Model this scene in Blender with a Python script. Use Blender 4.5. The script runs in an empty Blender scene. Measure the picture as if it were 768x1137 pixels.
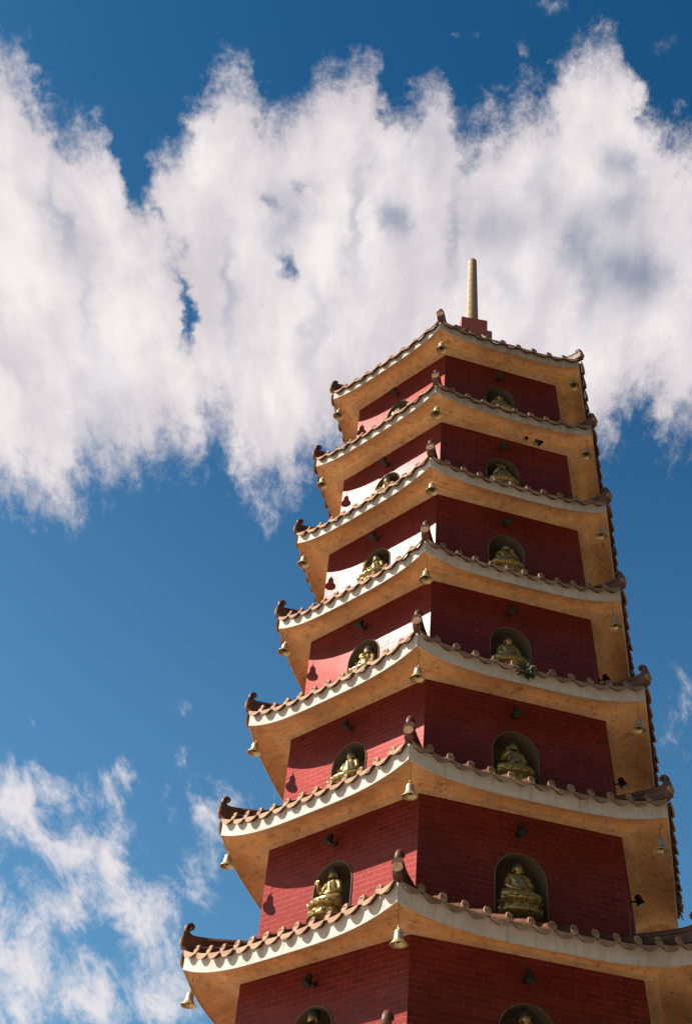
import bpy, math, random
from mathutils import Vector, Matrix
random.seed(7)
R = math.radians
scene = bpy.context.scene
COL = scene.collection
PI = math.pi

# ------------------------------------------------------------------ helpers
class MB:
    """collects geometry and links it as one mesh object"""
    def __init__(s): s.v=[]; s.f=[]; s.m=[]; s.uv=[]; s.sm=[]
    def vert(s,p): s.v.append(tuple(p)); return len(s.v)-1
    def face(s,idx,mat=0,uv=None,smooth=False):
        s.f.append(tuple(idx)); s.m.append(mat); s.uv.append(uv); s.sm.append(smooth)
    def poly(s,pts,mat=0,uv=None,smooth=False):
        s.face([s.vert(p) for p in pts],mat,uv,smooth)
    def grid(s,rows,mat=0,smooth=True,closed=False,flip=False):
        ids=[[s.vert(p) for p in r] for r in rows]
        n=len(ids[0])
        for a,b in zip(ids,ids[1:]):
            for i in range(n if closed else n-1):
                j=(i+1)%n
                q=(a[i],a[j],b[j],b[i])
                s.face(q[::-1] if flip else q,mat,None,smooth)
        return ids
    def box(s,c,size,rot=None,mat=0):
        M=rot or Matrix.Identity(3); h=[x/2 for x in size]; c=Vector(c)
        P=[c+M@Vector((sx*h[0],sy*h[1],sz*h[2])) for sx in(-1,1) for sy in(-1,1) for sz in(-1,1)]
        i=[s.vert(p) for p in P]
        for q in((0,1,3,2),(4,6,7,5),(0,4,5,1),(2,3,7,6),(0,2,6,4),(1,5,7,3)): s.face([i[k] for k in q],mat)
    def tube(s,pts,rad,n=8,mat=0,caps=True,sx=1.0,up=None):
        """tapered tube through pts; section n-gon; sx widens it sideways"""
        pts=[Vector(p) for p in pts]
        rad=rad if isinstance(rad,(list,tuple)) else [rad]*len(pts)
        rows=[]; prev=None
        for i,p in enumerate(pts):
            t=(pts[min(i+1,len(pts)-1)]-pts[max(i-1,0)]).normalized()
            if up is not None: side=up.normalized()
            else:
                side=t.cross(Vector((0,0,1)))
                if side.length<1e-3: side=prev or Vector((1,0,0))
                side.normalize()
            prev=side; w=t.cross(side).normalized()
            rows.append([p+side*(math.cos(2*PI*k/n)*rad[i]*sx)+w*(math.sin(2*PI*k/n)*rad[i]) for k in range(n)])
        ids=s.grid(rows,mat,True,True)
        if caps:
            s.face(ids[0],mat); s.face(ids[-1][::-1],mat)
    def lathe(s,prof,n=20,c=(0,0,0),mat=0):
        c=Vector(c)
        rows=[[c+Vector((r*math.cos(2*PI*k/n),r*math.sin(2*PI*k/n),z)) for k in range(n)] for r,z in prof]
        return s.grid(rows,mat,True,True)
    def build(s,name,mats,parent=None,loc=(0,0,0),fix=True):
        me=bpy.data.meshes.new(name); me.from_pydata(s.v,[],s.f)
        for m in (mats if isinstance(mats,(list,tuple)) else [mats]): me.materials.append(m)
        me.polygons.foreach_set('material_index',s.m)
        me.polygons.foreach_set('use_smooth',s.sm)
        if any(u for u in s.uv):
            uvl=me.uv_layers.new(name='UVMap')
            for p,u in zip(me.polygons,s.uv):
                if u:
                    for li,c in zip(p.loop_indices,u): uvl.data[li].uv=c
        me.validate(); me.update()
        o=bpy.data.objects.new(name,me); COL.objects.link(o); o.location=loc
        if parent: o.parent=parent
        return o

def tag(o,label=None,cat=None,group=None,kind=None):
    if label: o['label']=label
    if cat: o['category']=cat
    if group: o['group']=group
    if kind: o['kind']=kind
def empty(name,loc,rz=0):
    o=bpy.data.objects.new(name,None); COL.objects.link(o); o.location=loc; o.rotation_euler=(0,0,rz)
    o.empty_display_size=.2; return o
def copy_tree(o,parent=None):
    c=o.copy(); COL.objects.link(c)
    if parent: c.parent=parent
    for ch in [k for k in bpy.data.objects if k.parent==o]: copy_tree(ch,c)
    return c

# ------------------------------------------------------------------ materials
class NT:
    def __init__(s,tree): s.t=tree; s.L=tree.links
    def n(s,typ,**kw):
        nd=s.t.nodes.new(typ)
        for k,v in kw.items(): setattr(nd,k,v)
        return nd
    def link(s,a,b): s.L.new(a,b)
    def val(s,sock,v):
        if hasattr(v,'is_output') or isinstance(v,bpy.types.NodeSocket): s.L.new(v,sock)
        else: sock.default_value=v
    def math(s,op,a,b=None,c=None,clamp=False):
        nd=s.n('ShaderNodeMath',operation=op,use_clamp=clamp)
        s.val(nd.inputs[0],a)
        if b is not None: s.val(nd.inputs[1],b)
        if c is not None: s.val(nd.inputs[2],c)
        return nd.outputs[0]
    def mix(s,fac,a,b,blend='MIX'):
        nd=s.n('ShaderNodeMix',data_type='RGBA',blend_type=blend)
        s.val(nd.inputs[0],fac)
        for k,v in((6,a),(7,b)):
            if isinstance(v,bpy.types.NodeSocket): s.L.new(v,nd.inputs[k])
            else: nd.inputs[k].default_value=(*v,1) if len(v)==3 else v
        return nd.outputs[2]
    def noise(s,scale,vec=None,detail=4,rough=.55,out='Fac',dist=0):
        nd=s.n('ShaderNodeTexNoise'); nd.inputs['Scale'].default_value=scale
        nd.inputs['Detail'].default_value=detail; nd.inputs['Roughness'].default_value=rough
        nd.inputs['Distortion'].default_value=dist
        if vec is not None: s.L.new(vec,nd.inputs['Vector'])
        return nd.outputs[out]
    def sstep(s,x,a,b):
        nd=s.n('ShaderNodeMapRange',interpolation_type='SMOOTHSTEP')
        s.val(nd.inputs[0],x); nd.inputs[1].default_value=a; nd.inputs[2].default_value=b
        return nd.outputs[0]

def newmat(name):
    m=bpy.data.materials.new(name); m.use_nodes=True
    t=NT(m.node_tree); b=m.node_tree.nodes['Principled BSDF']
    return m,t,b
def objco(t,scale=(1,1,1)):
    tc=t.n('ShaderNodeTexCoord'); mp=t.n('ShaderNodeMapping'); mp.inputs['Scale'].default_value=scale
    t.link(tc.outputs['Object'],mp.inputs[0]); return mp.outputs[0]
def bump(t,b,h,strength=.3,dist=.02):
    bm=t.n('ShaderNodeBump'); bm.inputs['Strength'].default_value=strength; bm.inputs['Distance'].default_value=dist
    t.link(h,bm.inputs['Height']); t.link(bm.outputs[0],b.inputs['Normal']); return bm

def mat_brick():
    m,t,b=newmat('glazed_red_brick')
    uv=t.n('ShaderNodeUVMap'); uv.uv_map='UVMap'
    br=t.n('ShaderNodeTexBrick'); br.offset=.5
    t.link(uv.outputs[0],br.inputs['Vector'])
    br.inputs['Scale'].default_value=1
    br.inputs['Brick Width'].default_value=.31; br.inputs['Row Height'].default_value=.098
    br.inputs['Mortar Size'].default_value=.0065; br.inputs['Mortar Smooth'].default_value=.25
    br.inputs['Bias'].default_value=0
    br.inputs['Color1'].default_value=(.165,.022,.017,1); br.inputs['Color2'].default_value=(.10,.0155,.0125,1)
    br.inputs['Mortar'].default_value=(.15,.05,.038,1)
    big=t.noise(.9,uv.outputs[0],5,.6); fine=t.noise(14,uv.outputs[0],3,.6)
    c=t.mix(t.sstep(big,.35,.75),br.outputs['Color'],(.105,.016,.0125))
    vst=t.n('ShaderNodeMapping'); vst.inputs['Scale'].default_value=(5,.45,1); t.link(uv.outputs[0],vst.inputs[0])
    c=t.mix(t.math('MULTIPLY',t.sstep(fine,.5,.8),.3),c,(.065,.013,.011))
    c=t.mix(t.math('MULTIPLY',t.sstep(t.noise(1.0,vst.outputs[0],5,.65),.55,.8),.5),c,(.05,.016,.013))
    c=t.mix(t.math('MULTIPLY',t.sstep(t.noise(3.1,uv.outputs[0],6,.7),.6,.75),.35),c,(.19,.04,.03))
    t.link(c,b.inputs['Base Color']); b.inputs['Roughness'].default_value=.75
    b.inputs['Specular IOR Level'].default_value=.03
    # slight waviness of the glaze, each brick a little out of true
    h=t.math('ADD',t.math('MULTIPLY',br.outputs['Fac'],-1.0),t.math('MULTIPLY',fine,.5))
    bm=bump(t,b,h,.25,.004)
    gl=t.n('ShaderNodeBsdfAnisotropic'); gl.distribution='BECKMANN'
    gl.inputs['Roughness'].default_value=.25
    gl.inputs['Color'].default_value=(1,1,1,1)
    bm2=t.n('ShaderNodeBump'); bm2.inputs['Strength'].default_value=.10; bm2.inputs['Distance'].default_value=.004
    t.link(h,bm2.inputs['Height']); t.link(bm2.outputs[0],gl.inputs['Normal'])
    mx=t.n('ShaderNodeMixShader')
    # a broad red sheen of the worn glaze, and a narrow clear highlight on top
    g2=t.n('ShaderNodeBsdfAnisotropic'); g2.distribution='BECKMANN'; g2.inputs['Roughness'].default_value=.50
    t.link(t.mix(br.outputs['Fac'],(.92,.155,.145),(1,.46,.42)),g2.inputs['Color']); t.link(bm.outputs[0],g2.inputs['Normal'])
    m2=t.n('ShaderNodeMixShader'); t.link(t.math('MULTIPLY',t.math('SUBTRACT',1.25,t.math('MULTIPLY',fine,.5)),.034),m2.inputs[0])
    t.link(b.outputs[0],m2.inputs[1]); t.link(g2.outputs[0],m2.inputs[2])
    fac=t.math('MULTIPLY',t.math('MULTIPLY',t.math('SUBTRACT',1.0,t.math('MULTIPLY',br.outputs['Fac'],.97)),t.math('MULTIPLY_ADD',t.noise(2.3,uv.outputs[0],5,.7),2.0,.0)),.0062)
    t.link(fac,mx.inputs[0])
    t.link(m2.outputs[0],mx.inputs[1]); t.link(gl.outputs[0],mx.inputs[2])
    t.link(mx.outputs[0],m.node_tree.nodes['Material Output'].inputs[0])
    return m
def mat_paint(name,col,dirt,dark,scale=1.0,rough=.8):
    m,t,b=newmat(name); v=objco(t); vs=objco(t,(3,3,.35))
    n1=t.noise(1.3*scale,v,6,.65); n2=t.noise(9*scale,v,4,.7); n3=t.noise(2.2*scale,vs,5,.6)
    c=t.mix(t.math('MULTIPLY',t.sstep(n1,.45,.75),.7),col,dirt)
    c=t.mix(t.math('MULTIPLY',t.sstep(n3,.52,.78),.6),c,dirt)
    c=t.mix(t.math('MULTIPLY',t.sstep(n2,.62,.78),.45),c,dark)
    t.link(c,b.inputs['Base Color']); b.inputs['Roughness'].default_value=rough
    b.inputs['Specular IOR Level'].default_value=.25
    bump(t,b,t.noise(25,v,5,.6),.35,.01)
    return m
def mat_tile(name,c1,c2,c3,rough=.38,spec=.5):
    m,t,b=newmat(name); v=objco(t)
    n1=t.noise(4.5,v,3,.6); n2=t.noise(22,v,4,.65)
    c=t.mix(t.sstep(n1,.35,.68),c1,c2)
    c=t.mix(t.math('MULTIPLY',t.sstep(n2,.52,.74),.75),c,c3)
    t.link(c,b.inputs['Base Color']); b.inputs['Roughness'].default_value=rough
    b.inputs['Specular IOR Level'].default_value=spec
    bump(t,b,n2,.4,.012)
    return m
def mat_metal(name,col,rough,metal=1.0,c2=None):
    m,t,b=newmat(name); v=objco(t); n=t.noise(16,v,4,.6)
    c=t.mix(t.sstep(n,.42,.72),col,c2 or tuple(x*.6 for x in col))
    t.link(c,b.inputs['Base Color']); b.inputs['Roughness'].default_value=rough
    b.inputs['Metallic'].default_value=metal
    bump(t,b,n,.2,.01)
    return m

BRICK=mat_brick()
def mat_fascia(name,lo,hi):
    m,t,b=newmat(name); v=objco(t); vs=objco(t,(7,7,.7)); vb=objco(t,(1,1,1))
    n1=t.noise(1.5,v,6,.65); n2=t.noise(11,v,5,.7); n3=t.noise(1.6,vs,5,.65); n4=t.noise(4,v,6,.7)
    c=t.mix(t.math('MULTIPLY',t.sstep(n1,lo,hi),.8),(.52,.465,.415),(.36,.31,.265))
    c=t.mix(t.math('MULTIPLY',t.sstep(n3,lo+.06,hi+.06),.75),c,(.25,.205,.16))
    c=t.mix(t.math('MULTIPLY',t.sstep(n4,lo+.12,hi+.08),.6),c,(.33,.24,.16))
    c=t.mix(t.math('MULTIPLY',t.sstep(n2,.60,.74),.6),c,(.16,.13,.10))
    t.link(c,b.inputs['Base Color']); b.inputs['Roughness'].default_value=.85; b.inputs['Specular IOR Level'].default_value=.2
    bump(t,b,t.noise(25,v,5,.6),.4,.012)
    return m
WHITE=mat_fascia('white_fascia_paint',.43,.74)
WHITE_OLD=mat_fascia('weathered_fascia_paint',.34,.66)
def mat_soffit(ca,cb):
    m,t,b=newmat('ochre_soffit_paint'); v=objco(t); vs=objco(t,(1.2,1.2,5))
    n1=t.noise(1.1,v,7,.68); n2=t.noise(7,v,5,.72); n3=t.noise(2.7,vs,6,.65); n4=t.noise(30,v,3,.6)
    c=t.mix(t.sstep(n1,.36,.66),ca,cb)
    c=t.mix(t.math('MULTIPLY',t.sstep(n3,.48,.70),.75),c,(.60,.42,.26))
    c=t.mix(t.math('MULTIPLY',t.sstep(n2,.52,.68),.65),c,(.26,.14,.07))
    c=t.mix(t.math('MULTIPLY',t.sstep(n4,.62,.75),.35),c,(.16,.09,.05))
    wv=t.n('ShaderNodeVectorMath',operation='ADD'); t.link(v,wv.inputs[0])
    nd=t.n('ShaderNodeTexNoise'); nd.inputs['Scale'].default_value=2.5; t.link(v,nd.inputs['Vector']); t.link(nd.outputs['Color'],wv.inputs[1])
    vo=t.n('ShaderNodeTexVoronoi',feature='DISTANCE_TO_EDGE'); vo.inputs['Scale'].default_value=.8; t.link(wv.outputs[0],vo.inputs['Vector'])
    ck=t.math('MULTIPLY',t.math('SUBTRACT',1.0,t.sstep(vo.outputs['Distance'],.0,.014)),t.sstep(n1,.46,.56))
    c=t.mix(t.math('MULTIPLY',ck,.5),c,(.12,.065,.035))
    t.link(c,b.inputs['Base Color']); b.inputs['Roughness'].default_value=.9; b.inputs['Specular IOR Level'].default_value=.2
    bump(t,b,t.math('ADD',n4,n2),.45,.012)
    return m
SOFFIT=mat_soffit((.76,.435,.20),(.56,.295,.13))
CORNICE=mat_soffit((.77,.49,.26),(.59,.35,.18))
TILE=mat_tile('brown_roof_tile',(.125,.052,.026),(.075,.032,.018),(.035,.022,.015),.45,.18)
TILE_END=mat_tile('tile_end_plate',(.35,.205,.115),(.24,.125,.065),(.09,.043,.023),.6,.12)
RIDGE=mat_tile('brown_ridge_tile',(.125,.05,.025),(.08,.032,.018),(.04,.022,.015),.45,.25)
CEMENT=mat_paint('niche_cement',(.14,.105,.07),(.10,.08,.055),(.05,.045,.035))
BRASS=mat_metal('weathered_brass',(.55,.43,.24),.42,.7,(.33,.25,.13))
GOLD=mat_metal('gilded_plaster',(.35,.23,.07),.27,.5,(.16,.10,.033))
HAIR=mat_metal('dark_painted_hair',(.035,.03,.03),.6,0.0)
BLACK=mat_metal('black_lamp_metal',(.012,.012,.013),.5,.1)
GLASS,_t,_b=newmat('lamp_glass'); _b.inputs['Base Color'].default_value=(.04,.045,.05,1); _b.inputs['Roughness'].default_value=.12
SPIRE=mat_paint('pale_gold_spire_paint',(.34,.24,.135),(.23,.155,.085),(.10,.07,.045),2.0,.6)
REDPAINT=mat_paint('red_painted_plinth',(.36,.09,.07),(.26,.06,.05),(.14,.05,.04))
CONC=mat_paint('bounce_paving_concrete',(.48,.37,.27),(.42,.32,.23),(.30,.23,.17),.2,.9)
def mat_ground():
    m,t,b=newmat('hillside_ground'); v=objco(t)
    n=t.noise(.05,v,8,.6); n2=t.noise(1.2,v,5,.6)
    c=t.mix(t.sstep(n,.4,.6),(.22,.17,.105),(.27,.20,.13)); c=t.mix(t.math('MULTIPLY',n2,.5),c,(.10,.09,.05))
    t.link(c,b.inputs['Base Color']); b.inputs['Roughness'].default_value=.95
    return m
GROUND=mat_ground()

# ------------------------------------------------------------------ dimensions (metres)
PHI=R(-10.2333)
Re=[3.6725,3.8823,4.0735,4.2144,4.5334,4.7259,5.0,5.21]
Rw=[2.9391,3.1391,3.2940,3.4619,3.6269,3.7707,3.9647,4.13]
ZT=[22.705,20.146,17.572,15.061,12.5255,10.0733,7.4865,4.95]
ZW=[22.553,19.911,17.464,14.916,12.4173,9.9693,7.4167,4.87]
NT_=[9,10,11,12,12,13,14,14]
FHS=[.25,.26,.28,.30,.32,.33,.33,.33]   # fascia heights
SAG=[.20,.22,.24,.26,.27,.27,.28,.28]; SP=3.4
GROUND_Z=-1.7
C30=math.cos(PI/6); T30=math.tan(PI/6)
def ang(k): return -PI/2+PHI+k*PI/3
def corner(r,k,z): a=ang(k); return Vector((r*math.cos(a),r*math.sin(a),z))
def face_frame(j):
    """face between corner j and j+1: outward normal, sideways tangent"""
    a=ang(j+.5); return Vector((math.cos(a),math.sin(a),0)), Vector((-math.sin(a),math.cos(a),0))
def edge_drop(i,u): return SAG[i]*(1-min(1,abs(u))**SP)

# ------------------------------------------------------------------ the pagoda
pag=empty('brick_pagoda',(0,0,GROUND_Z))
tag(pag,'tall hexagonal red brick pagoda with stacked brown tiled eaves and a spire','pagoda')
def P(o):      # parent to the pagoda keeping world coordinates
    o.parent=pag; o.matrix_parent_inverse=Matrix.Translation((0,0,-GROUND_Z)); return o

def roof_z(i,x,d,D):
    hw=Re[i]/2-max(d,0)*T30
    u=x/max(hw,1e-3)
    if d<0: u=x/(Re[i]/2)
    v=d/D
    if i==0: g=.85*v+2.75*v*v if v>0 else .55*v
    else: g=.16*v
    return ZT[i]+FHS[i]+g-edge_drop(i,u)*(1-v)

OVER=.05
def build_roof(i):
    rt=.42 if i==0 else Rw[i-1]
    D=(Re[i]-rt)*C30
    n=NT_[i]; w=Re[i]/n; jit=random.Random(i)
    mb=MB()
    for j in range(6):
        N,T=face_frame(j); ap=Re[i]*C30
        def S(x,d,h): return N*(ap-d)+T*x+Vector((0,0,roof_z(i,x,d,D)+h))
        # corrugated sheet: pans (low) and cover tiles (high)
        xs=[]
        for k in range(n):
            xc=-Re[i]/2+(k+.5)*w
            for s in range(9):
                tt=-.36+.72*s/8; xs.append((xc+tt*w,-.085*(1-(tt/.36)**2)))
            if k<n-1:
                for s in range(9):
                    a=PI*s/8; xs.append((xc+w*.5-math.cos(a)*w*.16,.012+.085*math.sin(a)**.8))
        ND=6 if i else 10
        rows=[]
        for x,h in xs:
            dm=min(D,max(0.0,(Re[i]/2-abs(x))/T30))
            rows.append([S(x,-OVER+(dm+OVER)*q/ND,h) for q in range(ND+1)])
        mb.grid(rows,0,True)
        # underside of the projecting pan ends (thickness)
        rows=[[S(x,-OVER,h-.022),S(x,.04,h-.022)] for x,h in xs]
        mb.grid(rows,0,True)
        for k in range(n):
            xc=-Re[i]/2+(k+.5)*w
            r1=jit.uniform(-.012,.012); tl=jit.uniform(-.14,.10); lg=jit.uniform(-.012,.018)
            # lens shaped drip plate at the pan end
            hw=w*.43; pts=[]
            for s in range(11):
                a=PI+PI*s/10; pts.append((hw*math.cos(a),.135*math.sin(a)*(.55+.45*abs(math.sin(a)))+.0))
            for s in range(1,10):
                a=PI*s/10; pts.append((hw*math.cos(a),-.012*math.sin(a)+.0))
            fr=[];bk=[]
            for px,pz in pts:
                dx=px*math.cos(tl)-pz*math.sin(tl); dz=px*math.sin(tl)*.6+pz
                sl=-pz*.34                       # plate leans outwards at its foot
                q=S(xc+dx+r1,-OVER-.016-lg,.0); fr.append(q+Vector((0,0,dz+.008))+N*sl)
                q=S(xc+dx+r1,-OVER+.016-lg,.0); bk.append(q+Vector((0,0,dz+.008))+N*sl)
            f=[mb.vert(p) for p in fr]; b=[mb.vert(p) for p in bk]; L=len(f)
            mb.face(f,1); mb.face(b[::-1],0)
            for a in range(L): mb.face((f[a],b[a],b[(a+1)%L],f[(a+1)%L]),1)
            if k<n-1:
                r2=jit.uniform(-.01,.01); rr=w*.17*jit.uniform(.92,1.06); x0=xc+w*.5
                fr=[];bk=[]
                for s in range(14):
                    a=2*PI*s/14; dx=rr*math.cos(a); dz=rr*1.55*math.sin(a)+.062+r2
                    fr.append(S(x0,-OVER-.005,0)+T*dx+Vector((0,0,dz))-N*((dz-.05)*.34))
                    bk.append(S(x0,-OVER+.035,0)+T*dx+Vector((0,0,dz))-N*((dz-.05)*.34))
                f=[mb.vert(p) for p in fr]; b=[mb.vert(p) for p in bk]
                mb.face(f,1); mb.face(b[::-1],1)
                for a in range(14): mb.face((f[a],b[a],b[(a+1)%14],f[(a+1)%14]),1)
    roof=P(mb.build('tiled_roof',[TILE,TILE_END]))
    # fascia
    mb=MB(); NU=28
    for j in range(6):
        N,T=face_frame(j)
        def E(r,u,dz): return N*(r*C30)+T*(u*r/2)+Vector((0,0,ZT[i]-edge_drop(i,u)+dz))
        us=[-1+2*q/NU for q in range(NU+1)]
        rows=[[E(Re[i]-.025,u,0) for u in us],[E(Re[i],u,0) for u in us]]
        mb.grid(rows,0,False)
        rows=[[E(Re[i],u,0) for u in us],[E(Re[i],u,FHS[i]-.02) for u in us]]
        mb.grid(rows,0,False)
        rows=[[E(Re[i],u,FHS[i]-.02) for u in us],[E(Re[i]-.3,u,FHS[i]-.02) for u in us]]
        mb.grid(rows,0,False)
    mb.build('fascia',WHITE_OLD if i<2 else WHITE,roof)
    # soffit with a stepped cornice against the wall
    mb=MB(); cz=ZW[i]
    for j in range(6):
        N,T=face_frame(j)
        us=[-1+2*q/NU for q in range(NU+1)]
        def H(r,u,z): return N*(r*C30)+T*(u*r/2)+Vector((0,0,z))
        r0,r1,r2=Rw[i]-.02,Rw[i]+.25,Re[i]-.025
        g=.085; r3=r1+.085
        ze=lambda u: ZT[i]-edge_drop(i,u)
        zin=lambda u: cz+g+.02 if True else 0
        def zo(r,u):
            q=(r-r1)/(r2-r1); a=cz+g; b=ze(u)+.012
            return a*(1-q)+b*q+.05*math.sin(PI*q)
        runs=[us]
        if i==1 and j==0:        # plaster has broken off the cornice here
            cuts=[-1,.20,.24,.30,.33,.40,.44,.52,.56,1]
            runs=[[u for u in [a+(b-a)*q/8 for q in range(9)]] for a,b in zip(cuts,cuts[1:])]
        for ri,ru in enumerate(runs):
            broke=len(runs)>1 and ri in(2,5,6)
            rr=r1-(.12 if ri==2 else .21 if ri==6 else .17) if broke else r1
            mb.grid([[H(r0,u,cz) for u in ru],[H(rr,u,cz) for u in ru]],2,False)
            mb.grid([[H(rr,u,cz) for u in ru],[H(rr,u,zo(r1,u)+.05) for u in ru]],0,False)
            if not broke: mb.grid([[H(rr,u,zo(r1,u)+.05) for u in ru],[H(r1,u,zo(r1,u)-.03) for u in ru]],0,False)
            if broke: mb.grid([[H(rr,u,zo(r1,u)+.05) for u in ru],[H(r1,u,zo(r1,u)+.04) for u in ru]],1,False)
        mb.grid([[H(r1,u,zo(r1,u)-.03) for u in us],[H(r3,u,zo(r3,u)-.03) for u in us]],0,False)
        mb.grid([[H(r3,u,zo(r3,u)-.03) for u in us],[H(r3,u,zo(r3,u)) for u in us]],0,False)
        qs=[q/8 for q in range(9)]
        mb.grid([[H(r3+(r2-r3)*q,u,zo(r3+(r2-r3)*q,u)) for u in us] for q in qs],0,True)
    mb.build('soffit',[SOFFIT,CEMENT,CORNICE],roof)
    # hip ridges and their curled end ornaments
    for k in range(6):
        a=ang(k); O=Vector((math.cos(a),math.sin(a),0)); Tn=Vector((-math.sin(a),math.cos(a),0)); U=Vector((0,0,1))
        mb=MB(); pts=[]
        L=Re[i]-rt
        for q in range(13):
            v=q/12; r=Re[i]+.10-(L+.10)*v
            d=max(0,(Re[i]-r)*C30)
            z=roof_z(i,(Re[i]/2-d*T30),d,D)+.07+.10*math.exp(-v*7)
            if i==0: z+=.0
            pts.append(O*r+U*z)
        sec=[(-.075,-.12),(.075,-.12),(.078,.06),(.095,.065),(.095,.10),(.06,.15),(.0,.17),(-.06,.15),(-.095,.10),(-.095,.065),(-.078,.06)]
        rows=[[p+Tn*x+U*z for x,z in sec] for p in pts]
        ids=mb.grid(rows,0,False,True); mb.face(ids[0][::-1],0); mb.face(ids[-1],0)
        # round end tile of the ridge
        c=pts[0]+O*.012+U*-.01
        fr=[mb.vert(c+Tn*(.088*math.cos(2*PI*s/14))+U*(.075*math.sin(2*PI*s/14))+O*.015) for s in range(14)]
        bk=[mb.vert(c+Tn*(.088*math.cos(2*PI*s/14))+U*(.075*math.sin(2*PI*s/14))-O*.03) for s in range(14)]
        mb.face(fr,1)
        for s in range(14): mb.face((fr[s],bk[s],bk[(s+1)%14],fr[(s+1)%14]),1)
        mb.build('hip_ridge',[RIDGE,TILE_END],roof)
        mb=MB(); base=pts[0]-O*.08+U*.07
        jit2=random.Random(i*10+k); sc=jit2.uniform(.9,1.06)*(.58+.024*i)
        prof=[(-.10,.0),(-.03,.03),(.03,.09),(.055,.17),(.045,.25),(0,.31),(-.06,.325),(-.105,.29),(-.105,.245),(-.075,.225)]
        rad=[.075,.085,.085,.078,.07,.064,.06,.056,.05,.04]
        mb.tube([base+O*x*sc+U*z*sc for x,z in prof],[q*sc for q in rad],10,0,True,1.3,Tn)
        mb.tube([base+O*(-.02)-Tn*.105*sc+U*.285*sc*.9+O*-.03,base+O*(-.05)+Tn*.105*sc+U*.285*sc*.9],.05*sc,10,0)
        mb.build('ridge_ornament',RIDGE,roof)
    return roof

def wall_top(i): return ZW[i]
def wall_bottom(i):
    if i==7: return GROUND_Z
    return ZT[i+1]+FHS[i+1]-.05
NW=[.122*r for r in Rw]            # niche half width
NC=-.05                            # niche centre along the face
NTOP=[.70,.72,.72,.73,.73,.74,.74,.74]
NFLOOR=1.83
NDEPTH=.5
def build_wall(i):
    mb=MB(); r=Rw[i]; zt,zb=wall_top(i)+.01,wall_bottom(i)
    off=0
    for j in range(6):
        N,T=face_frame(j); ap=r*C30
        def Q(s,z,dep=0): return N*(ap-dep)+T*s+Vector((0,0,z))
        def add(pts): mb.poly([Q(s,z) for s,z in pts],0,[(s+off*.37+j*3.1,z) for s,z in pts])
        hw=NW[i]; zs=ZW[i]-NTOP[i]-hw; zf=ZW[i]-NFLOOR
        a0,a1=NC-hw,NC+hw; M=16
        arc=[(NC-hw*math.cos(PI*q/M),zs+hw*math.sin(PI*q/M)) for q in range(M+1)]
        if zf<=zb: zf=zb+.02
        add([(-r/2,zb),(a0,zb),(a0,zt),(-r/2,zt)]); add([(a1,zb),(r/2,zb),(r/2,zt),(a1,zt)])
        add([(a0,zb),(a1,zb),(a1,zf),(a0,zf)])
        for p,q in zip(arc,arc[1:]): add([p,q,(q[0],zt),(p[0],zt)])
    wall=P(mb.build('storey_wall',BRICK))
    for j in range(6):
        N,T=face_frame(j); ap=r*C30
        def Q(s,z,dep=0): return N*(ap-dep)+T*s+Vector((0,0,z))
        hw=NW[i]; zs=ZW[i]-NTOP[i]-hw; zf=max(ZW[i]-NFLOOR,zb+.02); M=16
        out=[(NC-hw,zf)]+[(NC-hw*math.cos(PI*q/M),zs+hw*math.sin(PI*q/M)) for q in range(M+1)]+[(NC+hw,zf)]
        mb=MB()
        # slim cement lip standing proud of the brick, reveal, back and floor
        lip=.018; e=1.035
        def sc(p,k): return (NC+(p[0]-NC)*k, zs+(p[1]-zs)*k if p[1]>zs else p[1])
        rows=[[Q(*sc(p,e),-.0) for p in out],[Q(*sc(p,e),-lip) for p in out],[Q(*sc(p,1.0),-lip) for p in out],
              [Q(*sc(p,.98),NDEPTH*.55) for p in out],[Q(*sc(p,.9),NDEPTH) for p in out]]
        ids=mb.grid(rows,0,False)
        mb.face(ids[-1],0)
        mb.poly([Q(NC-hw*1.03,zf,-lip),Q(NC+hw*1.03,zf,-lip),Q(NC+hw*1.03,zf,NDEPTH),Q(NC-hw*1.03,zf,NDEPTH)],0)
        mb.build('niche',CEMENT,wall)
    return wall
for i in range(8):
    build_roof(i); build_wall(i)
# crowning plinth and spire
mb=MB(); rot=Matrix.Rotation(R(-78+90),3,'Z')
mb.box((.13,0,26.86),(.76,.76,.66),rot);
mb.box((.13,0,26.45),(.98,.98,.30),rot)
P(mb.build('spire_plinth',REDPAINT))
mb=MB()
for q in range(12):
    z0=27.1+q*.282; f0=.200-.0058*q; f1=.200-.0058*(q+1)
    mb.lathe([(f0,z0),(f1,z0+.270)],28,(.13,0,0)); mb.lathe([(f1,z0+.270),(f1-.007,z0+.270)],28,(.13,0,0)); mb.lathe([(f1-.007,z0+.268),(f1-.007,z0+.284)],28,(.13,0,0))
mb.lathe([(.130,30.484),(.124,30.50),(0,30.50)],28,(.13,0,0))
P(mb.build('spire',SPIRE))

ORD=['topmost','second','third','fourth','fifth','sixth','seventh','eighth']
def storey(i): return 'topmost' if i==0 else ORD[i]+' from top'

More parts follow.
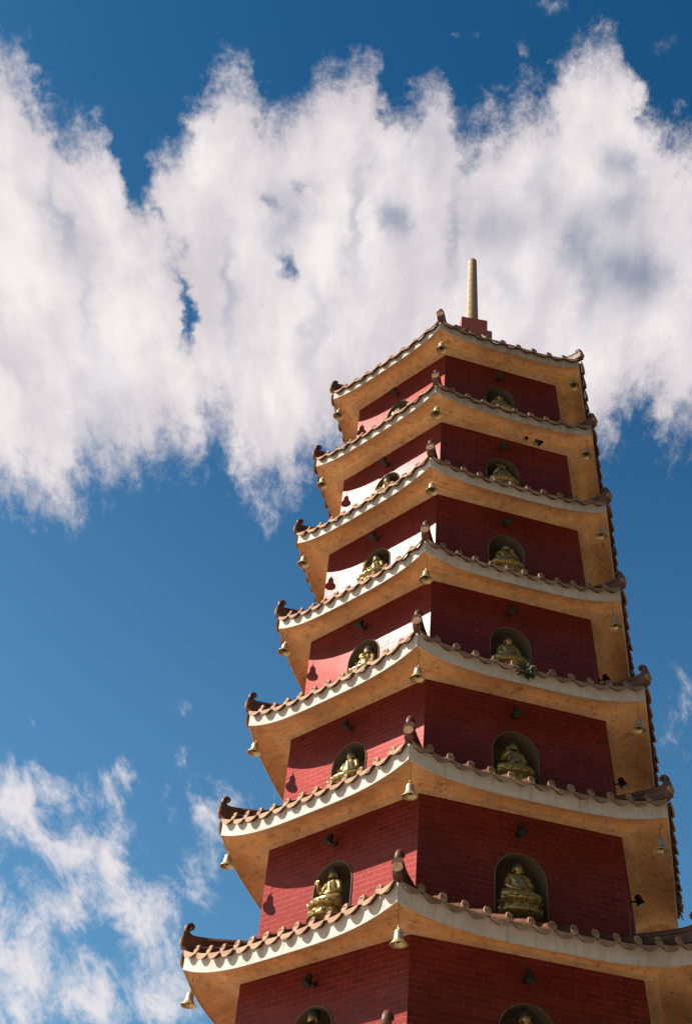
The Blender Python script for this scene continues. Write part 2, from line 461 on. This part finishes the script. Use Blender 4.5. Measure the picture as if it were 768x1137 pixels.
# ------------------------------------------------------------------ bells
def make_bell():
    o=empty('bronze_bell',(0,0,0))
    b=MB()
    prof=[(.0,.0),(.022,-.004),(.045,-.014),(.062,-.04),(.068,-.08),(.074,-.13),(.087,-.175),(.108,-.21),(.137,-.235),(.141,-.245),
          (.130,-.245),(.098,-.205),(.075,-.165),(.062,-.12),(.055,-.05),(.0,-.02)]
    b.lathe(prof,24); b.build('bell_body',BRASS,o)
    b=MB(); rows=[]
    b.tube([(.0,-.024+.024*0,.0),(-.018,0,.02),(-.014,0,.042),(.0,0,.05),(.014,0,.042),(.018,0,.02),(.0,0,0)],.009,6); b.build('hanging_loop',BRASS,o)
    b=MB(); b.tube([(0,0,.045),(.006,.004,.18),(0,0,.42)],.0045,6); b.build('hanging_wire',BLACK,o)
    b=MB(); b.tube([(0,0,-.04),(0,0,-.18)],.006,6); b.lathe([(0,-.165),(.022,-.175),(.028,-.19),(.022,-.207),(0,-.215)],10); b.build('clapper',BLACK,o)
    return o
bell0=make_bell(); first=True
CN={-1:'left corner',0:'middle corner',1:'right corner'}
for i in range(7):
    for k in (-1,0,1):
        if i==6 and k==1: continue
        b=bell0 if first else copy_tree(bell0); first=False
        b.location=corner(Re[i]-.20,k,ZT[i]-.34); b.rotation_euler=(R(random.uniform(-4,4)),R(random.uniform(-4,4)),random.uniform(0,6))
        look={-1:'bronze bell against the sky under the left eave corner, %s roof',0:'bronze bell under the middle eave corner facing the viewer, %s roof',
              1:'dark bronze bell under the shaded right eave corner, %s roof'}[k]
        tag(b,look%storey(i),'bell','bells hanging from the eave corners')

# ------------------------------------------------------------------ spotlights above the niches
def make_lamp():
    o=empty('wall_spotlight',(0,0,0))      # +Y points out of the wall
    b=MB(); b.box((0,.01,0),(.09,.02,.09)); b.tube([(0,.02,0),(0,.13,.0)],.018,8); b.build('bracket',BLACK,o)
    b=MB(); d=Vector((0,.35,-.94)).normalized(); c=Vector((0,.16,.03))
    pts=[c-d*.10,c-d*.085,c-d*.03,c+d*.05,c+d*.10]
    b.tube(pts,[.045,.058,.062,.075,.085],14,0,True,1.0,Vector((1,0,0))); b.build('lamp_housing',BLACK,o)
    b=MB(); b.tube([c+d*.098,c+d*.106],[.072,.070],14,0,True,1.0,Vector((1,0,0))); b.build('lamp_lens',GLASS,o)
    return o
lamp0=make_lamp(); first=True
for i in range(7):
    for j in (-1,0,1):
        if j==1 and i not in(3,4,5): continue
        N,T=face_frame(j)
        l=lamp0 if first else copy_tree(lamp0); first=False
        s=NC-.03; z=ZW[i]-.38
        l.location=N*(Rw[i]*C30+.002)+T*s+Vector((0,0,z)); l.rotation_euler=(0,0,ang(j+.5)-PI/2)
        face={-1:'left sunlit wall',0:'right shaded wall',1:'far right side wall'}[j]
        txt='small black spotlight above the niche on the %s, %s storey' if j<1 else 'black spotlight in profile past the right wall edge, %s storey'
        tag(l,txt%((face,storey(i)) if j<1 else storey(i)),'lamp','spotlights above the wall niches')

# ------------------------------------------------------------------ seated statues
def skin_mesh(name,verts,edges,radii,root=0,sub=2):
    me=bpy.data.meshes.new(name); me.from_pydata(verts,edges,[]); o=bpy.data.objects.new(name,me); COL.objects.link(o)
    md=o.modifiers.new('skin','SKIN'); md.use_smooth_shade=True
    for k,r in enumerate(radii):
        sv=me.skin_vertices[0].data[k]; sv.radius=(r,r) if not isinstance(r,tuple) else r
        sv.use_root=(k==root)
    ms=o.modifiers.new('sub','SUBSURF'); ms.levels=sub; ms.render_levels=sub
    dg=bpy.context.evaluated_depsgraph_get(); dg.update()
    m2=bpy.data.meshes.new_from_object(o.evaluated_get(dg)); bpy.data.objects.remove(o); bpy.data.meshes.remove(me)
    m2.name=name
    for p in m2.polygons: p.use_smooth=True
    return m2
def mesh_obj(name,me,mat,parent):
    me.materials.clear(); me.materials.append(mat)
    o=bpy.data.objects.new(name,me); COL.objects.link(o); o.parent=parent; return o
def make_buddha(pose):
    o=empty('buddha_statue',(0,0,0))
    V=[(0,0,.06),(0,.005,.16),(0,0,.26),(0,-.005,.33),(0,.0,.385),(0,.012,.425),(0,.014,.47),(0,.0,.515)]
    Rr=[(.13,.11),(.10,.09),(.115,.085),(.09,.07),.036,.05,.063,.05]
    E=[(k,k+1) for k in range(7)]
    def chain(start,pts):
        prev=start
        for p,r in pts:
            V.append(p); Rr.append(r); E.append((prev,len(V)-1)); prev=len(V)-1
        return prev
    for s in(-1,1):
        if pose==1 and s==1: arm=[((.125,0,.335),.05),((.175,.03,.21),.042),((.13,.14,.26),.032),((.115,.17,.32),.027)]
        elif pose==2 and s==-1: arm=[((-.125,0,.335),.05),((-.18,.05,.215),.042),((-.08,.15,.24),.032),((-.04,.17,.265),.026)]
        else: arm=[((s*.125,0,.335),.05),((s*.18,.03,.20),.045),((s*.09,.14,.13),.034),((s*.02,.17,.125),.027)]
        w=chain(3,arm)
        wx,wy,wz=V[w]
        leg=[((s*.10,.04,.06),.085),((s*.26,.11,.05),.068),((s*.10,.20,.045),.055),((-s*.04,.215,.05),.042)]
        chain(0,leg)
    # nose and long ears on the head
    for p,r in(((0,.075,.455),.012),):
        V.append(p); Rr.append(r); E.append((6,len(V)-1))
    for s in(-1,1):
        V.append((s*.068,0,.455)); Rr.append(.014); E.append((6,len(V)-1))
        V.append((s*.070,.0,.41)); Rr.append(.013); E.append((len(V)-2,len(V)-1))
    me=skin_mesh('body',V,E,Rr,0,2)
    body=mesh_obj('body',me,GOLD,o)
    # hair cap with the crown bump
    b=MB(); rows=[]
    for q in range(9):
        a=PI/2*q/8*1.1
        rr=.072*math.sin(PI/2-a*.9+.0) if q<8 else .0
        rows.append(None)
    prof=[(.071,.468),(.074,.49),(.068,.52),(.052,.545),(.036,.555),(.034,.575),(.024,.592),(.0,.598)]
    b.lathe(prof,16,(0,-.006,0)); 
    for kz,rad in((.485,.074),(.507,.071),(.53,.060)):
        for q in range(14):
            a=2*PI*q/14
            if kz<.5 and math.sin(a)>.5: continue
            b.lathe([(0,.013),(.011,.006),(.012,-.004),(0,-.01)],6,(rad*math.cos(a),rad*math.sin(a)-.006,kz))
    b.build('hair',HAIR,o)
    # robe: draped shell over one shoulder and chest, with folds
    b=MB(); rows=[]
    for q in range(12):
        v=q/11; row=[]
        for k in range(40):
            a=2*PI*k/40
            fold=.006*math.sin(a*9+v*6)+.004*math.sin(a*17-v*9)
            zz=.075+.215*v+(.07*math.cos(a-2.4))*v
            wx=.135-.01*v-.012*math.sin(PI*v); wy=.118-.028*v
            row.append(((wx+fold)*math.cos(a),(wy+fold)*math.sin(a)+.004,zz))
        rows.append(row)
    b.grid(rows,0,True,True); b.build('robe',GOLD,o)
    # five separate fingers on each hand
    return o
def add_lotus(o):
    b=MB(); b.lathe([(.0,-.0),(.27,-.0),(.29,-.02),(.25,-.045),(.21,-.065),(.22,-.08),(.27,-.10),(.30,-.12),(.31,-.20),(0,-.20)],28)
    for ring,(zz,rr,up,n) in enumerate(((-.045,.25,1,14),(-.10,.25,-1,14))):
        for q in range(n):
            a=2*PI*(q+.5*ring)/n; O=Vector((math.cos(a),math.sin(a),0)); T=Vector((-math.sin(a),math.cos(a),0))
            c=O*rr+Vector((0,0,zz))
            rows=[]
            for s in range(5):
                v=s/4; wd=.06*math.sin(PI*(.25+.75*v)) if s<4 else .004
                rows.append([c+O*(.02+.055*math.sin(PI*v*.6))+T*(wd*(x-1))+O*(-.02*(x-1)**2)+Vector((0,0,up*(.09*v-.03))) for x in(0,1,2)])
            b.grid(rows,0,True)
    b.build('lotus_seat',GOLD,o)
protos=[]
for pose in range(3):
    p=make_buddha(pose)
    # fingers
    for s in(-1,1):
        b=MB()
        if pose==1 and s==1: base=Vector((.115,.175,.325)); d=Vector((0,.12,1)); side=Vector((1,0,0))
        elif pose==2 and s==-1: base=Vector((-.035,.175,.268)); d=Vector((.8,.2,.5)); side=Vector((-.3,0,.9))
        else: base=Vector((s*.02,.178,.125)); d=Vector((-s,.15,-.05)); side=Vector((0,.9,.3))
        d.normalize(); side.normalize()
        for f in range(4):
            r0=base+side*(.034-.0-.017*f-.008); ln=(.045,.056,.052,.040)[f]
            b.tube([r0-d*.01,r0+d*ln*.5+Vector((0,.004,0)),r0+d*ln],[.0085,.008,.0055],6)
        th=base+side*.03; b.tube([th-d*.02,th+side*.02,th+side*.028+d*.025],[.010,.009,.006],6)
        b.build('hand',GOLD,p)
    add_lotus(p)
    protos.append(p)
used=[False]*3
SITS={0:'hands folded in lap',1:'right hand raised',2:'one arm across the chest'}
for i in range(7):
    for j in (-1,0):
        pose=((i+ (0 if j==0 else 2))%3) if not(i==5 and j==0) else 0
        o=protos[pose] if not used[pose] else copy_tree(protos[pose]); used[pose]=True
        N,T=face_frame(j); k=Rw[i]/3.77
        k=1.30
        hz={0:[1.02,.93,1.03,1.04,1.03,1.0,.96],-1:[1.0,.88,.93,1.0,.98,.96,.91]}[j][i]
        o.location=N*(Rw[i]*C30-.07)+T*{0:[-.02,-.04,-.03,-.07,-.07,-.07,-.06],-1:[-.1,-.11,-.11,.0,-.07,-.12,-.12]}[j][i]+Vector((0,0,ZW[i]-hz-.45*k)); o.scale=(k,k,k)
        o.rotation_euler=(0,0,ang(j+.5)-PI/2)
        face={-1:'bright gilded seated buddha in the niche of the left sunlit wall, %s storey',0:'dim golden seated buddha in the niche of the right shaded wall, %s storey'}[j]
        tag(o,face%storey(i),'statue','buddha statues in the niches')

# ------------------------------------------------------------------ weeds rooted in the tiles
LEAF,_t,_b=newmat('dark_weed_leaf'); _b.inputs['Base Color'].default_value=(.035,.055,.02,1); _b.inputs['Roughness'].default_value=.6
def weed(i,j,sx,zc,rad,n,label,seed):
    rg=random.Random(seed); N,T=face_frame(j); c=N*(Re[i]*C30+.06)+T*sx+Vector((0,0,zc))
    o=empty('weed_tuft',c); tag(o,label,'plant')
    b=MB(); st=MB()
    for q in range(n):
        d=Vector((rg.gauss(0,1),rg.gauss(0,1),rg.gauss(-.15,1)))
        d=(T*d.x*1.15+N*abs(d.y)*.7+Vector((0,0,d.z))).normalized()*rad*rg.uniform(.3,1.0)
        if q%4==0: st.tube([(0,0,0) if q else (0,0,.0),d*.5+Vector((0,0,.02)),d],[.006,.005,.003],5)
        a=Vector((rg.gauss(0,1),rg.gauss(0,1),rg.gauss(0,1))).normalized(); e=d.cross(a).normalized()*.02; f=d.normalized()*.04+Vector((0,0,-.012))
        b.poly([d-f,d+e,d+f*1.2,d-e])
    b.build('leaves',LEAF,o); st.build('stem',LEAF,o)
weed(4,0,-.17,12.50,.20,150,'dark green weed growing from the tiles of the right fifth eave',5)

# ------------------------------------------------------------------ ground
mb=MB(); S=6000; mb.poly([(-S,-S,GROUND_Z-.012),(S,-S,GROUND_Z-.012),(S,S,GROUND_Z-.012),(-S,S,GROUND_Z-.012)])
tag(mb.build('ground',GROUND),kind='structure')
mb=MB(); mb.poly([(-70,-60,GROUND_Z-.004),(3,-60,GROUND_Z-.004),(3,40,GROUND_Z-.004),(-70,40,GROUND_Z-.004)])  # unseen pale paving, its extent shaped for the light it bounces onto the soffits
tag(mb.build('bounce_paving',CONC),kind='structure')

# unseen wooded hill added behind and to the right of the viewer, it keeps the low sky off the shaded walls
mb=MB(); rg=random.Random(3); rows=[]
for q in range(15):
    v=q/14; row=[]
    for k in range(60):
        a=R(-120+165*k/59); rr=62+75*v
        env=min(1,k/9)*min(1,(59-k)/9)
        h=(66*math.sin(PI/2*min(1,v*1.25))**1.1)*env*(1+.10*math.sin(a*5)+.05*math.sin(a*13))+(rg.uniform(-2,2) if 0<q else 0)*env
        row.append((rr*math.cos(a),rr*math.sin(a),GROUND_Z-.02+max(0,h)))
    rows.append(row)
mb.grid(rows,0,True)
def mat_hill():
    m,t,b=newmat('sky_blocking_woods'); v=objco(t); n=t.noise(.35,v,8,.7)
    t.link(t.mix(t.sstep(n,.35,.65),(.03,.045,.018),(.07,.075,.035)),b.inputs['Base Color']); b.inputs['Roughness'].default_value=.95
    bump(t,b,n,1,2.0); return m
tag(mb.build('sky_blocking_hill',mat_hill()),kind='structure')

# ------------------------------------------------------------------ camera
YAW,PITCH,ROLL,FPX=R(-7.74826),R(42.03012),R(6.24218),1297.197
CAMP=Vector((0,-21.80696,0))
cy,sy,cp,sp=math.cos(YAW),math.sin(YAW),math.cos(PITCH),math.sin(PITCH)
FWD=Vector((sy*cp,cy*cp,sp)); R0=Vector((cy,-sy,0)); U0=R0.cross(FWD)
RIGHT=R0*math.cos(ROLL)+U0*math.sin(ROLL); UP=-R0*math.sin(ROLL)+U0*math.cos(ROLL)
cd=bpy.data.cameras.new('camera'); cam=bpy.data.objects.new('camera',cd); COL.objects.link(cam)
M=Matrix((RIGHT,UP,-FWD)).transposed().to_4x4(); M.translation=CAMP; cam.matrix_world=M
cd.sensor_fit='VERTICAL'; cd.sensor_height=36; cd.sensor_width=24; cd.lens=36*FPX/1137; cd.clip_end=20000; cd.clip_start=.1
scene.camera=cam

# ------------------------------------------------------------------ sun, sky and clouds
SUN_EL,SUN_AZ=R(39.1),R(-172.5)
SD=Vector((math.cos(SUN_EL)*math.cos(SUN_AZ),math.cos(SUN_EL)*math.sin(SUN_AZ),math.sin(SUN_EL)))
ld=bpy.data.lights.new('sun','SUN'); ld.energy=5.0; ld.angle=R(.5); ld.color=(1,.93,.84)
sun=bpy.data.objects.new('sun',ld); COL.objects.link(sun); sun.rotation_euler=SD.to_track_quat('Z','Y').to_euler(); sun.location=(-30,-10,40)

w=bpy.data.worlds.new('World'); scene.world=w; w.use_nodes=True
t=NT(w.node_tree); bg=w.node_tree.nodes['Background']
STR=.05
sky=t.n('ShaderNodeTexSky'); sky.sky_type='NISHITA'; sky.sun_disc=False
sky.sun_elevation=SUN_EL; sky.sun_rotation=math.atan2(SD.x,SD.y)%(2*PI)
sky.air_density=1.0; sky.dust_density=.8; sky.ozone_density=2.5; sky.altitude=100
SKYLO,SKYHI=(1.28,1.50,1.33),(.34,.95,1.0)
hs=t.n('ShaderNodeHueSaturation'); hs.inputs['Saturation'].default_value=1.25; hs.inputs['Value'].default_value=1.0
t.link(sky.outputs[0],hs.inputs['Color'])
sz=t.n('ShaderNodeSeparateXYZ'); tc0=t.n('ShaderNodeTexCoord'); t.link(tc0.outputs['Generated'],sz.inputs[0])
grad=t.mix(t.sstep(sz.outputs[2],.45,.95),SKYLO,SKYHI)
skyc=t.mix(1.0,hs.outputs[0],grad,'MULTIPLY')
# cloud map: positions taken from image pixels, in hundreds, flat about the camera's view axis
tc=t.n('ShaderNodeTexCoord')
def dot(v):
    nd=t.n('ShaderNodeVectorMath',operation='DOT_PRODUCT'); t.link(tc.outputs['Generated'],nd.inputs[0]); nd.inputs[1].default_value=tuple(v); return nd.outputs['Value']
df=t.math('MAXIMUM',dot(FWD),.05); K=FPX/100
X=t.math('ADD',t.math('MULTIPLY',t.math('DIVIDE',dot(RIGHT),df),K),3.84)
Y=t.math('SUBTRACT',5.685,t.math('MULTIPLY',t.math('DIVIDE',dot(UP),df),K))
def comb(x,y,z=0.0):
    nd=t.n('ShaderNodeCombineXYZ'); t.val(nd.inputs[0],x); t.val(nd.inputs[1],y); t.val(nd.inputs[2],z); return nd.outputs[0]
# streaks fan out from a point below the bank
fx=t.math('DIVIDE',t.math('SUBTRACT',X,3.4),t.math('MULTIPLY',t.math('SUBTRACT',15.0,Y),.1))
XY=comb(X,Y); ST=comb(fx,t.math('MULTIPLY',Y,.36)); ST2=comb(fx,t.math('MULTIPLY',Y,.55),7.3)
n_big=t.noise(.55,XY,4,.55)
n_str=t.noise(1.25,ST,7,.60,dist=.25)
n_med=t.noise(2.6,ST2,7,.62,dist=.35)
n_fine=t.noise(6.5,comb(X,t.math('MULTIPLY',Y,.8)),9,.70,dist=.35)
n_tiny=t.noise(17,XY,5,.65,dist=.3)
def c0(n): return t.math('SUBTRACT',n,.5)
# wobbled coordinates for the outline
wx=t.math('ADD',X,t.math('MULTIPLY',c0(t.noise(1.6,comb(X,Y,3.1),6,.6)),.9))
Ys=Y
def curve(pts,inp,lo=-2.0,hi=10.0,ylo=0.0,yhi=8.0):
    nd=t.n('ShaderNodeFloatCurve'); c=nd.mapping.curves[0]
    P=[((x/100-lo)/(hi-lo),(y/100-ylo)/(yhi-ylo)) for x,y in pts]
    c.points[0].location=P[0]; c.points[-1].location=P[-1]
    for p in P[1:-1]: c.points.new(*p)
    for q in c.points: q.handle_type='AUTO'
    nd.mapping.update()
    t.val(nd.inputs['Value'],t.math('DIVIDE',t.math('SUBTRACT',inp,lo),hi-lo))
    return t.math('MULTIPLY_ADD',nd.outputs[0],yhi-ylo,ylo)
TOP=[(-200,60),(-60,30),(0,42),(32,52),(48,92),(75,128),(105,128),(128,150),(143,185),(155,205),(168,175),(200,140),(222,92),(255,68),(282,70),(300,100),(320,95),(352,72),(390,48),(410,45),(425,68),(440,112),(460,90),(482,70),(502,100),(522,130),(552,104),(582,88),(606,78),(640,35),(682,25),(708,75),(716,112),(742,132),(770,138),(850,110),(1000,160)]
BOT=[(-200,520),(-60,570),(0,560),(40,585),(66,602),(92,562),(130,548),(180,538),(212,548),(226,518),(242,512),(266,548),(292,575),(306,585),(322,570),(340,540),(380,520),(450,540),(560,530),(640,520),(672,528),(690,488),(716,475),(742,508),(770,500),(850,480),(1000,520)]
yt=curve(TOP,wx); yb=curve(BOT,wx)
dt=t.math('DIVIDE',t.math('SUBTRACT',Y,yt),.95)
db=t.math('DIVIDE',t.math('SUBTRACT',yb,Y),1.25)
edge=t.math('MINIMUM',dt,db)
edge=t.math('MINIMUM',edge,1.0)
def gauss(cx,cy,sx,sy,amp,rot=0.0):
    ca,sa=math.cos(R(rot)),math.sin(R(rot))
    ux=t.math('ADD',t.math('MULTIPLY',t.math('SUBTRACT',wx,cx/100),ca),t.math('MULTIPLY',t.math('SUBTRACT',Ys,cy/100),sa))
    uy=t.math('SUBTRACT',t.math('MULTIPLY',t.math('SUBTRACT',Ys,cy/100),ca),t.math('MULTIPLY',t.math('SUBTRACT',wx,cx/100),sa))
    e=t.math('ADD',t.math('POWER',t.math('ABSOLUTE',t.math('DIVIDE',ux,sx/100)),2.0),t.math('POWER',t.math('ABSOLUTE',t.math('DIVIDE',uy,sy/100)),2.0))
    return t.math('MULTIPLY',t.math('EXPONENT',t.math('MULTIPLY',e,-1.0)),amp)
def add(*a):
    r=a[0]
    for b in a[1:]: r=t.math('ADD',r,b)
    return r
holes=add(gauss(205,345,11,50,1.0,-8),gauss(183,250,9,50,.5,-18),gauss(150,195,14,22,.5),gauss(322,295,15,26,.8,10),gauss(297,225,11,18,.65),gauss(337,208,11,14,.55),gauss(30,130,12,25,.4))
soft=add(gauss(255,330,9,70,.3),gauss(398,240,10,70,.35,4),gauss(65,240,9,50,.35,-10),gauss(345,360,10,60,.25),gauss(505,260,10,60,.3,6),gauss(95,330,10,60,.22,-8),gauss(318,245,24,42,.35),gauss(703,303,42,38,.62),gauss(642,262,26,40,.5),gauss(690,232,28,26,.45),gauss(441,243,15,24,.5),gauss(555,250,34,36,.32),gauss(562,315,22,26,.25),gauss(655,330,16,40,.3),gauss(120,470,30,60,.22),gauss(470,150,30,40,.3),gauss(600,215,16,50,.25),gauss(690,180,22,22,.4))
den=add(edge,t.math('MULTIPLY',c0(n_str),1.3),t.math('MULTIPLY',c0(n_med),.9),t.math('MULTIPLY',c0(n_fine),.8),t.math('MULTIPLY',c0(n_tiny),.28),t.math('MULTIPLY',holes,-1.0))
softn=t.math('MULTIPLY',soft,t.math('ADD',.35,t.math('MULTIPLY',n_med,1.3)),clamp=True)
bank=t.math('MULTIPLY',t.sstep(den,-.08,.68),t.math('SUBTRACT',1.0,softn))
# broken wisps low in the sky
ca,sa=math.cos(R(28)),math.sin(R(28))
along=t.math('ADD',t.math('MULTIPLY',X,sa),t.math('MULTIPLY',Y,ca)); across=t.math('SUBTRACT',t.math('MULTIPLY',X,ca),t.math('MULTIPLY',Y,sa))
n_w=t.noise(1.9,comb(across,t.math('MULTIPLY',along,.5),11.0),9,.66,dist=.45)
wis=add(gauss(215,985,45,40,.45),gauss(65,945,40,26,.55),gauss(70,1010,30,30,.5),gauss(22,890,40,46,1.0),gauss(15,1045,60,85,1.05),gauss(100,872,42,30,.6),gauss(138,856,14,22,.5),gauss(118,950,36,60,.95,-22),gauss(160,1030,38,36,.9,-20),gauss(105,1110,70,45,.95),gauss(190,1115,40,40,.85),gauss(186,890,16,30,.5),gauss(243,900,38,44,.6),gauss(205,835,14,24,.4),gauss(752,790,30,55,.75),gauss(290,860,40,60,.35),
    gauss(690,520,30,60,.25),gauss(30,803,14,14,.55),gauss(195,788,16,14,.35),gauss(510,38,16,12,.6),gauss(612,5,26,12,.6),gauss(752,120,14,18,.7),gauss(580,60,14,18,.4),gauss(730,50,14,16,.35))
wd=add(t.math('MULTIPLY',wis,1.0),t.math('MULTIPLY',c0(n_w),3.0),t.math('MULTIPLY',c0(n_fine),1.2),-.42)
wisp=t.math('MULTIPLY',t.sstep(wd,-.15,1.0),t.math('MULTIPLY',t.sstep(wis,.08,.45),.88))
mask=t.math('MULTIPLY',t.math('MAXIMUM',bank,wisp),t.sstep(dot(FWD),.45,.7))
tone=t.sstep(add(t.math('MULTIPLY',edge,.55),t.math('MULTIPLY',c0(n_big),1.7),t.math('MULTIPLY',c0(n_str),2.6),t.math('MULTIPLY',c0(n_med),.7),t.math('MULTIPLY',holes,-.5)),-.1,1.15)
tone=t.math('MAXIMUM',tone,t.math('MULTIPLY',t.sstep(Y,6.2,7.2),.8))
cl=t.mix(tone,(.66,.615,.65),(.95,.885,.885))
sc=t.n('ShaderNodeVectorMath',operation='SCALE'); t.link(cl,sc.inputs[0])
EXPO=.95
sc.inputs['Scale'].default_value=1.0/STR/(2**EXPO)
col=t.mix(mask,skyc,sc.outputs[0])
t.link(col,bg.inputs['Color']); bg.inputs['Strength'].default_value=STR

# ------------------------------------------------------------------ render settings
scene.render.engine='CYCLES'
vs=scene.view_settings; vs.view_transform='Standard'; vs.look='None'; vs.gamma=1; vs.use_curve_mapping=False; vs.exposure=EXPO
